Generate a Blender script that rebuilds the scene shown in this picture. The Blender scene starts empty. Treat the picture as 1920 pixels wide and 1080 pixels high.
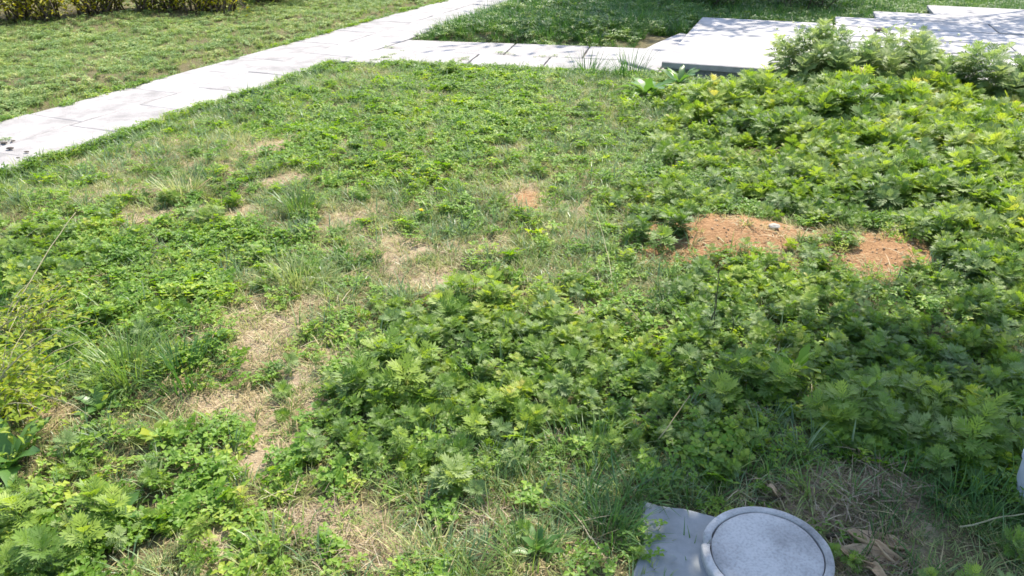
import bpy, math, random
import numpy as np
from mathutils import Vector, Matrix, Euler
from mathutils import noise as mnoise

R = math.radians
rng = np.random.default_rng(7)
random.seed(7)
scene = bpy.context.scene
COL = scene.collection

# ------------------------------------------------------------------ camera
PITCH = R(27.0)
CAMH = 1.5
FPX = 1500.0
cam_d = bpy.data.cameras.new('camera')
cam_d.sensor_width = 36.0
cam_d.lens = 36.0 * FPX / 1920.0
cam_d.clip_start = 0.05
cam_d.clip_end = 800
cam_d.dof.use_dof = True
cam_d.dof.focus_distance = 3.2
cam_d.dof.aperture_fstop = 16
cam = bpy.data.objects.new('camera', cam_d)
cam.location = (0, 0, CAMH)
cam.rotation_euler = (R(90) - PITCH, 0, 0)
COL.objects.link(cam)
scene.camera = cam

# ------------------------------------------------------------------ light
SUN_EL, SUN_AZ = R(56), R(28)          # azimuth measured from +Y towards +X
w = bpy.data.worlds.new('World')
scene.world = w
w.use_nodes = True
nt = w.node_tree
nt.nodes.clear()
sky = nt.nodes.new('ShaderNodeTexSky')
sky.sky_type = 'NISHITA'
sky.sun_disc = False
sky.sun_elevation = SUN_EL
sky.sun_rotation = SUN_AZ
bg = nt.nodes.new('ShaderNodeBackground')
bg.inputs['Strength'].default_value = 0.15
wo = nt.nodes.new('ShaderNodeOutputWorld')
nt.links.new(sky.outputs[0], bg.inputs[0])
nt.links.new(bg.outputs[0], wo.inputs[0])
SV = Vector((math.sin(SUN_AZ) * math.cos(SUN_EL), math.cos(SUN_AZ) * math.cos(SUN_EL), math.sin(SUN_EL)))
sl = bpy.data.lights.new('sun', 'SUN')
sl.energy = 3.7
sl.angle = R(0.5)
sl.color = (1.0, 0.94, 0.82)
so = bpy.data.objects.new('sun', sl)
so.rotation_euler = SV.to_track_quat('Z', 'Y').to_euler()
so.location = (0, 0, 12)
COL.objects.link(so)
vs = scene.view_settings
vs.view_transform = 'Standard'
vs.look = 'None'
vs.exposure = 1.36
vs.gamma = 1.0
vs.use_curve_mapping = False
scene.cycles.max_bounces = 7
scene.cycles.transmission_bounces = 3
scene.cycles.pixel_filter_type = 'BLACKMAN_HARRIS'
scene.cycles.filter_width = 1.6

# ------------------------------------------------------------------ helpers
CP, SP = math.cos(PITCH), math.sin(PITCH)


def G(px, py, z=0.0):
    """world point at height z seen at the photograph's pixel"""
    u = (px - 960) / FPX
    v = (540 - py) / FPX
    dz = -SP + v * CP
    t = (z - CAMH) / dz
    return Vector((u * t, (CP + v * SP) * t, z))


def tag(o, label=None, cat=None, group=None, kind=None):
    if label: o['label'] = label
    if cat: o['category'] = cat
    if group: o['group'] = group
    if kind: o['kind'] = kind
    return o


def empty(name, loc, rz=0.0):
    o = bpy.data.objects.new(name, None)
    o.empty_display_size = 0.05
    o.location = loc
    o.rotation_euler = (0, 0, rz)
    COL.objects.link(o)
    return o


class MB:
    """collects vertices and faces, with one value per vertex for leaf tint"""
    def __init__(s):
        s.v = []; s.f = []; s.t = []

    def add(s, verts, faces, tint=0.5, M=None):
        b = len(s.v)
        for p in verts:
            s.v.append(tuple(M @ Vector(p)) if M is not None else tuple(p))
        s.f += [tuple(i + b for i in f) for f in faces]
        if hasattr(tint, '__len__'):
            s.t += list(tint)
        else:
            s.t += [tint] * len(verts)

    def mesh(s, name, mat, smooth=False):
        me = bpy.data.meshes.new(name)
        me.from_pydata(s.v, [], s.f)
        a = me.attributes.new('tint', 'FLOAT', 'POINT')
        a.data.foreach_set('value', np.array(s.t, dtype=np.float32))
        if mat is not None:
            me.materials.append(mat)
        if smooth:
            me.polygons.foreach_set('use_smooth', [True] * len(me.polygons))
        me.update()
        return me

    def build(s, name, mat, parent=None, loc=(0, 0, 0), rot=(0, 0, 0), smooth=False, link=True):
        o = bpy.data.objects.new(name, s.mesh(name, mat, smooth))
        o.location = loc
        o.rotation_euler = rot
        if link:
            COL.objects.link(o)
        if parent is not None:
            o.parent = parent
        return o

    def tube(s, pts, r0, r1, n=5, tint=0.5):
        pts = [Vector(p) for p in pts]
        base = len(s.v)
        m = len(pts)
        for i, p in enumerate(pts):
            d = (pts[min(i + 1, m - 1)] - pts[max(i - 1, 0)]).normalized()
            a = d.orthogonal().normalized()
            if i and a.dot(la) < 0.2:
                a = la - d * la.dot(d)
                a.normalize()
            elif i:
                a = (la - d * la.dot(d)).normalized()
            la = a
            b = d.cross(a)
            r = r0 + (r1 - r0) * i / (m - 1)
            for k in range(n):
                an = 2 * math.pi * k / n
                s.v.append(tuple(p + (a * math.cos(an) + b * math.sin(an)) * r))
                s.t.append(tint)
        for i in range(m - 1):
            for k in range(n):
                k2 = (k + 1) % n
                s.f.append((base + i * n + k, base + i * n + k2, base + (i + 1) * n + k2, base + (i + 1) * n + k))
        s.f.append(tuple(base + k for k in range(n))[::-1])
        s.f.append(tuple(base + (m - 1) * n + k for k in range(n)))


# ------------------------------------------------------------------ materials
def newmat(name):
    m = bpy.data.materials.new(name)
    m.use_nodes = True
    t = m.node_tree
    b = t.nodes['Principled BSDF']
    return m, t, b


def N(t, typ, **kw):
    n = t.nodes.new(typ)
    for k, v in kw.items():
        setattr(n, k, v)
    return n


def ramp(t, stops):
    r = N(t, 'ShaderNodeValToRGB')
    el = r.color_ramp.elements
    while len(el) > 1:
        el.remove(el[-1])
    el[0].position = stops[0][0]
    el[0].color = (*stops[0][1], 1)
    for p, c in stops[1:]:
        e = el.new(p)
        e.color = (*c, 1)
    return r


def math_node(t, op, a, b=None):
    n = N(t, 'ShaderNodeMath', operation=op)
    for i, x in enumerate((a, b)):
        if x is None:
            continue
        if isinstance(x, (int, float)):
            n.inputs[i].default_value = x
        else:
            t.links.new(x, n.inputs[i])
    return n.outputs[0]


def leaf_mat(name, stops, transl=0.35, rough=0.5, spec=0.35, noise_w=0.45):
    m, t, b = newmat(name)
    at = N(t, 'ShaderNodeAttribute', attribute_name='tint')
    oi = N(t, 'ShaderNodeObjectInfo')
    geo = N(t, 'ShaderNodeNewGeometry')
    nz = N(t, 'ShaderNodeTexNoise')
    nz.inputs['Scale'].default_value = 2.3
    nz.inputs['Detail'].default_value = 3
    t.links.new(geo.outputs['Position'], nz.inputs['Vector'])
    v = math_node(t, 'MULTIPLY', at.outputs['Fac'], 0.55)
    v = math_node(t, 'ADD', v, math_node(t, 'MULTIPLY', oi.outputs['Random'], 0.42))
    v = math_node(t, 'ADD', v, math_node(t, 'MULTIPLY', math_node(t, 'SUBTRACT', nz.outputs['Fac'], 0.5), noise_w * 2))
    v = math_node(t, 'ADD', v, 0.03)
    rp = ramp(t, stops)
    t.links.new(v, rp.inputs[0])
    t.links.new(rp.outputs[0], b.inputs['Base Color'])
    b.inputs['Roughness'].default_value = rough
    b.inputs['Specular IOR Level'].default_value = spec
    tr = N(t, 'ShaderNodeBsdfTranslucent')
    hs = N(t, 'ShaderNodeHueSaturation')
    hs.inputs['Value'].default_value = 1.6
    hs.inputs['Saturation'].default_value = 1.12
    hs.inputs['Hue'].default_value = 0.492
    t.links.new(rp.outputs[0], hs.inputs['Color'])
    t.links.new(hs.outputs[0], tr.inputs['Color'])
    mx = N(t, 'ShaderNodeMixShader')
    mx.inputs[0].default_value = transl
    t.links.new(b.outputs[0], mx.inputs[1])
    t.links.new(tr.outputs[0], mx.inputs[2])
    out = t.nodes['Material Output']
    t.links.new(mx.outputs[0], out.inputs['Surface'])
    return m


M = {}
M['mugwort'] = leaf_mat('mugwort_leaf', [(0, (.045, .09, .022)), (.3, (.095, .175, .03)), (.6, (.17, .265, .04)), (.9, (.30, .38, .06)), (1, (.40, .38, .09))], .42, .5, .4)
M['mugwort_pale'] = leaf_mat('pale_mugwort_leaf', [(0, (.07, .13, .045)), (.4, (.15, .23, .07)), (1, (.32, .38, .13))], .40, .5, .4)
M['clover'] = leaf_mat('low_weed_leaf', [(0, (.07, .14, .022)), (.4, (.135, .25, .03)), (.75, (.22, .335, .042)), (1, (.36, .42, .06))], .42, .5, .35)
M['lime'] = leaf_mat('lime_leaf', [(0, (.10, .19, .02)), (.5, (.21, .29, .025)), (1, (.36, .36, .03))], .45, .5, .3)
M['grass'] = leaf_mat('grass_blade', [(0, (.055, .11, .03)), (.4, (.13, .215, .045)), (.75, (.22, .30, .065)), (1, (.33, .36, .11))], .35, .45, .45)
M['greygrass'] = leaf_mat('dull_grass_blade', [(0, (.14, .19, .06)), (.4, (.26, .31, .10)), (.7, (.38, .39, .15)), (1, (.55, .51, .28))], .3, .5, .4)
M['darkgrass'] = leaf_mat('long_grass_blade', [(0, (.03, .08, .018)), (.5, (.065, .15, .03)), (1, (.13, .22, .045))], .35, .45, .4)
M['lawn'] = leaf_mat('lawn_blade', [(0, (.08, .145, .04)), (.4, (.16, .25, .065)), (.7, (.25, .33, .10)), (1, (.38, .40, .136))], .35, .5, .35)
M['straw'] = leaf_mat('dry_straw', [(0, (.20, .145, .085)), (.5, (.36, .28, .136)), (1, (.52, .44, .29))], .15, .7, .2)
M['dock'] = leaf_mat('broad_leaf', [(0, (.05, .12, .025)), (.5, (.10, .20, .04)), (1, (.17, .28, .07))], .35, .4, .5)
M['hedge'] = leaf_mat('hedge_leaf', [(0, (.09, .13, .015)), (.4, (.22, .24, .02)), (.75, (.40, .36, .02)), (1, (.55, .45, .03))], .4, .5, .3)
M['crown'] = leaf_mat('tree_leaf', [(0, (.03, .07, .015)), (1, (.08, .14, .03))], .25, .5, .3)
M['petal'] = leaf_mat('yellow_petal', [(0, (.7, .55, .02)), (1, (.8, .65, .03))], .3, .5, .3)
M['cream'] = leaf_mat('cream_glare', [(0, (.55, .56, .38)), (1, (.78, .76, .58))], .3, .6, .3)  # tone of the blobs that imitate overexposed leaves


def plain(name, c1, c2, scale=30, rough=.8, bump=.3, dist=.004, c3=None, spec=.25):
    m, t, b = newmat(name)
    tc = N(t, 'ShaderNodeTexCoord')
    nz = N(t, 'ShaderNodeTexNoise')
    nz.inputs['Scale'].default_value = scale
    nz.inputs['Detail'].default_value = 8
    nz.inputs['Roughness'].default_value = .65
    t.links.new(tc.outputs['Object'], nz.inputs['Vector'])
    st = [(.3, c1), (.7, c2)]
    if c3: st.append((.85, c3))
    rp = ramp(t, st)
    t.links.new(nz.outputs['Fac'], rp.inputs[0])
    t.links.new(rp.outputs[0], b.inputs['Base Color'])
    b.inputs['Roughness'].default_value = rough
    b.inputs['Specular IOR Level'].default_value = spec
    bp = N(t, 'ShaderNodeBump')
    bp.inputs['Strength'].default_value = bump
    bp.inputs['Distance'].default_value = dist
    n2 = N(t, 'ShaderNodeTexNoise')
    n2.inputs['Scale'].default_value = scale * 3
    n2.inputs['Detail'].default_value = 6
    t.links.new(tc.outputs['Object'], n2.inputs['Vector'])
    t.links.new(n2.outputs['Fac'], bp.inputs['Height'])
    t.links.new(bp.outputs[0], b.inputs['Normal'])
    return m


M['bark'] = plain('bark', (.06, .045, .032), (.16, .125, .09), 25, .9, .8, .01)
M['twig'] = plain('twig_bark', (.22, .19, .10), (.36, .33, .19), 40, .7)
M['darktwig'] = plain('dark_stalk', (.035, .03, .018), (.09, .075, .04), 60, .8)
M['stem'] = plain('green_stem', (.09, .15, .04), (.17, .22, .07), 60, .6)
M['deadleaf'] = plain('dead_leaf', (.34, .22, .12), (.60, .42, .25), 22, .7, .5, .004, (.66, .50, .33))
M['rock'] = plain('small_stone', (.28, .25, .21), (.46, .42, .36), 40, .9, .6)
M['darkrock'] = plain('dark_clod', (.05, .04, .035), (.11, .09, .07), 60, .9, .8)
M['crumb'] = plain('soil_crumb', (.34, .20, .11), (.50, .34, .2), 30, .95)
M['coolgrass'] = leaf_mat('cool_grass_blade', [(0, (.06, .12, .05)), (.4, (.14, .22, .09)), (.75, (.24, .32, .14)), (1, (.38, .43, .22))], .3, .4, .5)
M['coverslab'] = plain('grey_blue_slab', (.17, .18, .175), (.32, .325, .32), 7, .9, .8, .004, (.46, .46, .44))
M['pipe'] = plain('grey_plastic', (.34, .35, .38), (.44, .45, .48), 12, .5, .15)


def concrete_mat(name, base, var, warm=(1, .97, .93), joint=.0):
    """pale cast concrete: broad stains, grain, small pits and hairline cracks"""
    m, t, b = newmat(name)
    tc = N(t, 'ShaderNodeTexCoord')
    oi = N(t, 'ShaderNodeObjectInfo')
    add = N(t, 'ShaderNodeVectorMath', operation='ADD')
    t.links.new(tc.outputs['Object'], add.inputs[0])
    cmb = N(t, 'ShaderNodeCombineXYZ')
    sc = math_node(t, 'MULTIPLY', oi.outputs['Random'], 37.0)
    for i in range(3): t.links.new(sc, cmb.inputs[i])
    t.links.new(cmb.outputs[0], add.inputs[1])
    vec = add.outputs[0]
    n1 = N(t, 'ShaderNodeTexNoise'); n1.inputs['Scale'].default_value = 5; n1.inputs['Detail'].default_value = 7
    n1.inputs['Roughness'].default_value = .62
    n2 = N(t, 'ShaderNodeTexNoise'); n2.inputs['Scale'].default_value = 140; n2.inputs['Detail'].default_value = 4
    for n in (n1, n2): t.links.new(vec, n.inputs['Vector'])
    lo = tuple(base * (1 - var) * k for k in warm)
    hi = tuple(base * (1 + var * .4) * k for k in warm)
    r1 = ramp(t, [(.32, lo), (.6, hi)])
    t.links.new(n1.outputs['Fac'], r1.inputs[0])
    r2 = ramp(t, [(.3, (.72, .72, .72)), (.55, (1, 1, 1))])
    t.links.new(n2.outputs['Fac'], r2.inputs[0])
    mx = N(t, 'ShaderNodeMix', data_type='RGBA', blend_type='MULTIPLY')
    mx.inputs[0].default_value = .8
    t.links.new(r1.outputs[0], mx.inputs[6]); t.links.new(r2.outputs[0], mx.inputs[7])
    # per-slab tone
    rr = N(t, 'ShaderNodeMapRange')
    rr.inputs['To Min'].default_value = .86; rr.inputs['To Max'].default_value = 1.05
    t.links.new(oi.outputs['Random'], rr.inputs[0])
    m2 = N(t, 'ShaderNodeMix', data_type='RGBA', blend_type='MULTIPLY')
    m2.inputs[0].default_value = 1
    t.links.new(mx.outputs[2], m2.inputs[6]); t.links.new(rr.outputs[0], m2.inputs[7])
    t.links.new(m2.outputs[2], b.inputs['Base Color'])
    b.inputs['Roughness'].default_value = .85
    b.inputs['Specular IOR Level'].default_value = .25
    bp = N(t, 'ShaderNodeBump'); bp.inputs['Strength'].default_value = .5; bp.inputs['Distance'].default_value = .003
    t.links.new(n2.outputs['Fac'], bp.inputs['Height'])
    t.links.new(bp.outputs[0], b.inputs['Normal'])
    return m


M['paving'] = concrete_mat('paving_concrete', .36, .30, (1, .925, .875))
M['white_stone'] = concrete_mat('white_stone', .40, .25, (1, .935, .90))
M['lid'] = concrete_mat('lid_concrete', .45, .5, (1, .955, .90))
M['stonedge'] = plain('rough_shade_toned_edge', (.16, .16, .136), (.27, .27, .28), 30, .9, .6)  # darker than the slab top: the front's shade is in this colour

# ------------------------------------------------------------------ layout fields (ground space)
PD = Vector((.382, .924, 0)).normalized()       # path direction
PN = Vector((PD.y, -PD.x, 0))                    # to its right
P0 = G(0, 328)                                   # on its near (right) edge
PW = 1.02
BC = G(830, 76)                                  # inner corner of the side path, far edge
BD = (G(1200, 90) - BC).normalized()
BN = Vector((-BD.y, BD.x, 0))                    # to the far side
BW = 1.26


def path_coord(x, y):
    dx, dy = x - P0.x, y - P0.y
    return dx * PD.x + dy * PD.y, dx * PN.x + dy * PN.y     # along, to the right of the near edge


def branch_coord(x, y):
    dx, dy = x - BC.x, y - BC.y
    return dx * BD.x + dy * BD.y, dx * BN.x + dy * BN.y     # along, beyond the far edge


def on_path(x, y, grow=0.0):
    a, r = path_coord(x, y)
    m = (r < grow) & (r > -PW - grow)
    s, q = branch_coord(x, y)
    m |= (q < grow) & (q > -BW - grow) & (r > -.3) & (s < 2.75)
    return m


# the raised slab and the steps: local frame
S0 = G(1241, 117, .10)
SDx = (G(1430, 129.5, .10) - S0); SDx.z = 0; SDx.normalize()
SDy = Vector((-SDx.y, SDx.x, 0))
SL = (G(1407, 35, .10) - S0).dot(SDy)            # depth of the raised slab
SW = (G(1562, 42, .10) - S0).dot(SDx)            # its width
SANG = math.atan2(SDx.y, SDx.x)


def slab_coord(x, y):
    dx, dy = x - S0.x, y - S0.y
    return dx * SDx.x + dy * SDx.y, dx * SDy.x + dy * SDy.y


def on_slab(x, y, grow=0.0):
    a, b = slab_coord(x, y)
    m = (a > -.05 - grow) & (b > -grow) & (b < SL + grow) & (a < 9)
    m |= (a > SW + np.maximum(0, b - 2.9) * .9) & (b > -.1) & (a < 12) & (b < 4.4)
    return m


def field(blobs, x, y):
    out = np.zeros_like(x)
    for (px, py, rx, ry, s) in blobs:
        c = G(px, py)
        wx = rx * (c.y * CP + CAMH * SP) / FPX
        wy = (G(px, max(py - ry, -120)).y - G(px, py + ry).y) / 2
        d = ((x - c.x) / wx) ** 2 + ((y - c.y) / wy) ** 2
        out = np.maximum(out, s * np.exp(-d * .9))
    return out


def vnoise(x, y, sc, seed=0.0):
    """cheap vectorised value noise, 0..1"""
    X = x * sc + seed * 17.3; Y = y * sc - seed * 9.1
    xi = np.floor(X); yi = np.floor(Y)
    fx = X - xi; fy = Y - yi
    fx = fx * fx * (3 - 2 * fx); fy = fy * fy * (3 - 2 * fy)

    def h(a, b):
        v = np.sin(a * 127.1 + b * 311.7 + seed * 74.7) * 43758.5453
        return v - np.floor(v)
    return ((h(xi, yi) * (1 - fx) + h(xi + 1, yi) * fx) * (1 - fy) + (h(xi, yi + 1) * (1 - fx) + h(xi + 1, yi + 1) * fx) * fy)


def fbm(x, y, sc, seed=0.0):
    return .5 * vnoise(x, y, sc, seed) + .3 * vnoise(x, y, sc * 2.1, seed + 1) + .2 * vnoise(x, y, sc * 4.3, seed + 2)


BARE = [(490, 290, 60, 14, .95), (235, 362, 65, 14, .95), (440, 395, 90, 14, .85), (520, 345, 70, 12, .7), (1000, 372, 30, 26, 1), (650, 420, 60, 25, .7), (740, 480, 60, 30, .85),
        (790, 530, 50, 25, .8), (590, 565, 60, 16, .9), (500, 622, 85, 50, 1.1), (575, 658, 55, 26, 1.1), (430, 738, 125, 36, 1.1), (480, 890, 36, 30, 1),
        (410, 1050, 42, 40, 1), (690, 1020, 110, 60, .95), (1030, 842, 65, 30, .8), (1080, 400, 60, 16, .55), (1420, 295, 70, 18, .7), (1740, 305, 60, 22, .75),
        (1620, 960, 90, 50, .95), (1690, 1060, 110, 60, 1), (530, 800, 80, 70, .68), (550, 700, 60, 40, .75), (940, 980, 70, 30, .7), (1060, 580, 60, 25, .6),
        (1500, 940, 90, 30, .8), (110, 760, 40, 30, .9), (330, 270, 90, 16, .5), (170, 300, 90, 14, .45), (640, 300, 60, 14, .45), (300, 410, 80, 14, .6), (700, 400, 80, 20, .5), (880, 470, 120, 30, .5), (1150, 330, 90, 20, .5), (1080, 470, 70, 24, .45), (860, 560, 60, 20, .4), (340, 330, 120, 20, .5), (250, 1000, 20, 20, .2), (560, 690, 40, 60, .6)]
RED = [(1285, 486, 75, 30, 1.45), (1345, 458, 105, 26, 1.35), (1440, 438, 90, 17, 1.15), (1665, 492, 80, 32, 1.3), (1555, 492, 70, 18, .95), (1705, 494, 50, 24, 1.2), (1000, 380, 24, 24, .75), (1640, 518, 70, 16, .9)]
MUG = [(1890, 610, 140, 110, 1.1), (1780, 560, 120, 40, .9), (1000, 640, 330, 80, 1), (850, 760, 260, 100, 1), (1100, 740, 250, 110, 1), (1450, 640, 300, 110, 1.1), (1700, 720, 300, 170, 1.1), (1350, 800, 200, 90, .9),
       (1830, 420, 240, 160, 1.1), (1500, 380, 200, 60, .9), (1650, 260, 320, 120, 1.2), (1330, 200, 120, 45, .9), (1280, 400, 110, 60, .8), (1230, 440, 60, 45, .9),
       (1450, 520, 200, 50, 1.1), (870, 590, 110, 40, .8), (1780, 870, 150, 60, .8), (720, 860, 120, 60, .7), (1000, 590, 60, 20, .5), (120, 470, 150, 80, .7),
       (60, 1020, 160, 110, .9), (220, 620, 180, 80, .45), (260, 1060, 150, 60, .6), (650, 650, 40, 60, .5), (120, 900, 120, 60, .5)]
CLO = [(300, 470, 170, 60, 1), (330, 590, 140, 80, 1), (380, 690, 80, 50, .6), (380, 850, 120, 70, 1), (330, 960, 200, 90, 1), (920, 230, 110, 50, 1.1), (900, 150, 120, 25, 1), (700, 250, 200, 60, .6),
       (570, 200, 90, 30, .6), (740, 340, 160, 45, .7), (430, 350, 80, 20, .4), (560, 300, 80, 30, .7), (130, 330, 130, 40, .35), (500, 980, 80, 100, .6), (540, 760, 70, 120, .35), (280, 440, 100, 30, .7),
       (1250, 260, 60, 30, .5), (1450, 860, 80, 40, .5), (1390, 740, 120, 50, .4), (1000, 230, 120, 70, .5), (1300, 340, 100, 30, .5)]
TALL = [(1650, 200, 350, 110, 1), (1330, 170, 120, 40, .6), (1830, 400, 200, 140, .6), (1600, 90, 160, 40, .8)]
BGRASS = [(330, 215, 160, 26, 1), (200, 280, 140, 22, .8), (700, 170, 150, 18, .7), (460, 470, 90, 60, .7), (60, 350, 90, 40, .8), (560, 380, 80, 30, 1), (570, 510, 100, 45, 1), (1100, 130, 110, 40, 1), (1180, 260, 120, 60, .9), (340, 350, 90, 26, .8), (450, 200, 200, 40, .8), (240, 690, 120, 60, .8),
          (1000, 880, 260, 60, .8), (1230, 850, 160, 80, .8), (900, 1020, 160, 60, .9), (1150, 1010, 60, 60, .9), (520, 1060, 60, 40, .8), (680, 540, 90, 80, .6), (1050, 470, 170, 70, .8), (850, 420, 200, 60, .7), (820, 880, 120, 40, .6)]


def warp(x, y):
    return x + (fbm(x, y, 3.1, 3) - .5) * .32, y + (fbm(x, y, 3.1, 5) - .5) * .42


def height(x, y):
    h = (fbm(x, y, .9, 11) - .5) * .10 + (fbm(x, y, 5, 12) - .5) * .03 + (fbm(x, y, 22, 13) - .5) * .010
    h += .06 * field([(1340, 440, 160, 40, 1), (1660, 470, 120, 45, .8)], x, y)
    a, r = path_coord(x, y)
    dist = np.maximum(r, -PW - r)
    s, q = branch_coord(x, y)
    d2 = np.maximum(np.maximum(q, -BW - q), s - 2.75)
    d2 = np.where(r > -.4, d2, 9)
    dist = np.minimum(dist, d2)
    a2, b2 = slab_coord(x, y)
    d3 = np.maximum(np.maximum(-a2, -b2), b2 - 6)
    dist = np.minimum(dist, d3)
    k = np.clip(dist / .35, 0, 1)
    k = k * k * (3 - 2 * k)
    out = -.045 + (h + .045 + .01) * k
    # around the round cover the soil is level
    c = G(1440, 1032)
    f = np.exp(-(((x - c.x) ** 2 + (y - c.y) ** 2) / .35 ** 2) ** 2)
    return out * (1 - f) + (-.005) * f


# ------------------------------------------------------------------ ground sheet
def axis(lo, hi, step, far):
    core = list(np.arange(lo, hi + step / 2, step))
    up = []; d = step; p = core[-1]
    while p < far:
        d *= 1.35; p += d; up.append(p)
    dn = []; d = step; p = core[0]
    while p > -far:
        d *= 1.35; p -= d; dn.append(p)
    return np.array(dn[::-1] + core + up)


ax = axis(-6.5, 6.5, .035, 350)
ay = axis(.6, 13.0, .035, 350)
GX, GY = np.meshgrid(ax, ay)
WX, WY = warp(GX, GY)
gz = height(GX, GY)
verts = np.stack([GX.ravel(), GY.ravel(), gz.ravel()], 1)
nx, ny = len(ax), len(ay)
ii = (np.arange(ny - 1)[:, None] * nx + np.arange(nx - 1)[None, :]).ravel()
faces = np.stack([ii, ii + 1, ii + nx + 1, ii + nx], 1)
gm = bpy.data.meshes.new('ground')
gm.vertices.add(len(verts)); gm.vertices.foreach_set('co', verts.ravel())
gm.loops.add(faces.size); gm.loops.foreach_set('vertex_index', faces.ravel().astype(np.int32))
gm.polygons.add(len(faces)); gm.polygons.foreach_set('loop_start', np.arange(0, faces.size, 4, dtype=np.int32))
gm.polygons.foreach_set('loop_total', np.full(len(faces), 4, dtype=np.int32))
gm.polygons.foreach_set('use_smooth', np.ones(len(faces), dtype=bool))
gm.update(calc_edges=True)
for nme, val in (('red', field(RED, WX, WY)), ('sand', field(BARE, WX, WY))):
    a = gm.attributes.new(nme, 'FLOAT', 'POINT')
    a.data.foreach_set('value', val.ravel().astype(np.float32))
ground = bpy.data.objects.new('ground', gm)
COL.objects.link(ground)
tag(ground, kind='structure')

m, t, b = newmat('soil')
geo = N(t, 'ShaderNodeNewGeometry')
n1 = N(t, 'ShaderNodeTexNoise'); n1.inputs['Scale'].default_value = 9; n1.inputs['Detail'].default_value = 9; n1.inputs['Roughness'].default_value = .7
n2 = N(t, 'ShaderNodeTexNoise'); n2.inputs['Scale'].default_value = 70; n2.inputs['Detail'].default_value = 8; n2.inputs['Roughness'].default_value = .7
mp = N(t, 'ShaderNodeMapping'); mp.inputs['Scale'].default_value = (1, 2.5, 1); mp.inputs['Rotation'].default_value = (0, 0, .5)
t.links.new(geo.outputs['Position'], mp.inputs[0])
t.links.new(geo.outputs['Position'], n1.inputs['Vector'])
t.links.new(mp.outputs[0], n2.inputs['Vector'])
dark = ramp(t, [(.3, (.06, .05, .028)), (.5, (.14, .12, .06)), (.72, (.25, .21, .12))])
sand = ramp(t, [(.28, (.20, .145, .09)), (.5, (.37, .28, .185)), (.72, (.50, .41, .29))])
redc = ramp(t, [(.28, (.13, .07, .04)), (.42, (.27, .15, .075)), (.58, (.42, .24, .12)), (.75, (.56, .40, .25))])
for r_ in (dark, sand, redc): t.links.new(n2.outputs['Fac'], r_.inputs[0])


def mixf(a_sock, b_sock, fac):
    x = N(t, 'ShaderNodeMix', data_type='RGBA')
    t.links.new(fac, x.inputs[0]); t.links.new(a_sock, x.inputs[6]); t.links.new(b_sock, x.inputs[7])
    return x.outputs[2]


def soft(attr, lo, hi):
    at = N(t, 'ShaderNodeAttribute', attribute_name=attr)
    s = math_node(t, 'ADD', at.outputs['Fac'], math_node(t, 'MULTIPLY', math_node(t, 'SUBTRACT', n1.outputs['Fac'], .5), .9))
    mr = N(t, 'ShaderNodeMapRange')
    mr.inputs['From Min'].default_value = lo; mr.inputs['From Max'].default_value = hi
    mr.interpolation_type = 'SMOOTHSTEP'
    t.links.new(s, mr.inputs[0])
    return mr.outputs[0]


c = mixf(dark.outputs[0], sand.outputs[0], soft('sand', .15, .6))
c = mixf(c, redc.outputs[0], soft('red', .25, .6))
t.links.new(c, b.inputs['Base Color'])
b.inputs['Roughness'].default_value = .95
b.inputs['Specular IOR Level'].default_value = .1
bp = N(t, 'ShaderNodeBump'); bp.inputs['Strength'].default_value = .9; bp.inputs['Distance'].default_value = .012
t.links.new(n2.outputs['Fac'], bp.inputs['Height'])
t.links.new(bp.outputs[0], b.inputs['Normal'])
gm.materials.append(m)


def zat(x, y):
    return float(height(np.array([float(x)]), np.array([float(y)]))[0])


def GP(px, py):
    p = G(px, py)
    p.z = zat(p.x, p.y)
    return p


# ------------------------------------------------------------------ paving
def slab_mesh(name, poly, top, thick, mat, bev=.008, jag=.004, seed=0):
    """a slab from a flat outline, worn chamfered edge, edges subdivided and a little uneven"""
    rr = random.Random(seed)
    pts = []
    n = len(poly)
    for i in range(n):
        a = Vector(poly[i]); c_ = Vector(poly[(i + 1) % n])
        L = (c_ - a).length
        k = max(2, int(L / .12))
        for j in range(k):
            p = a.lerp(c_, j / k)
            if j:
                nrm = Vector(((c_ - a).y, -(c_ - a).x)).normalized()
                p = p + nrm * rr.uniform(-jag, jag)
            pts.append(p)
    cen = sum(pts, Vector((0, 0))) / len(pts)
    v = []; m_ = len(pts)
    ins = [p + (cen - p).normalized() * bev * (1 + rr.random()) for p in pts]
    tilt = (rr.uniform(-.006, .006), rr.uniform(-.006, .006))

    def zt(p): return top + tilt[0] * (p.x - cen.x) + tilt[1] * (p.y - cen.y)
    v += [(p.x, p.y, zt(p)) for p in ins]
    v += [(p.x, p.y, zt(p) - bev * .8) for p in pts]
    v += [(p.x, p.y, top - thick) for p in pts]
    f = [tuple(range(m_))]
    for r_ in (0, 1):
        for i in range(m_):
            j = (i + 1) % m_
            f.append((r_ * m_ + j, r_ * m_ + i, (r_ + 1) * m_ + i, (r_ + 1) * m_ + j))
    f[0] = tuple(range(m_))
    # outline is given counter-clockwise
    mb = MB(); mb.add(v, f)
    return mb.mesh(name, mat)


bed = MB()


def quad_world(o, dx, dy, x0, x1, y0, y1):
    return [o + dx * x0 + dy * y0, o + dx * x1 + dy * y0, o + dx * x1 + dy * y1, o + dx * x0 + dy * y1]


pth = tag(empty('path', (0, 0, 0)), 'pale concrete slab footpath running up to the right past the lawn', kind='structure')
q = quad_world(P0, PD, -PN, -3.2, 9.5, -.01, PW + .01)
bed.add([(p.x, p.y, -.032) for p in q], [(0, 1, 2, 3)])
bm_ = plain('joint_sand', (.16, .15, .11), (.32, .30, .24), 60, .95)
bd = bed.build('path_bed', bm_, pth)
bd['kind'] = 'structure'

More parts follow.
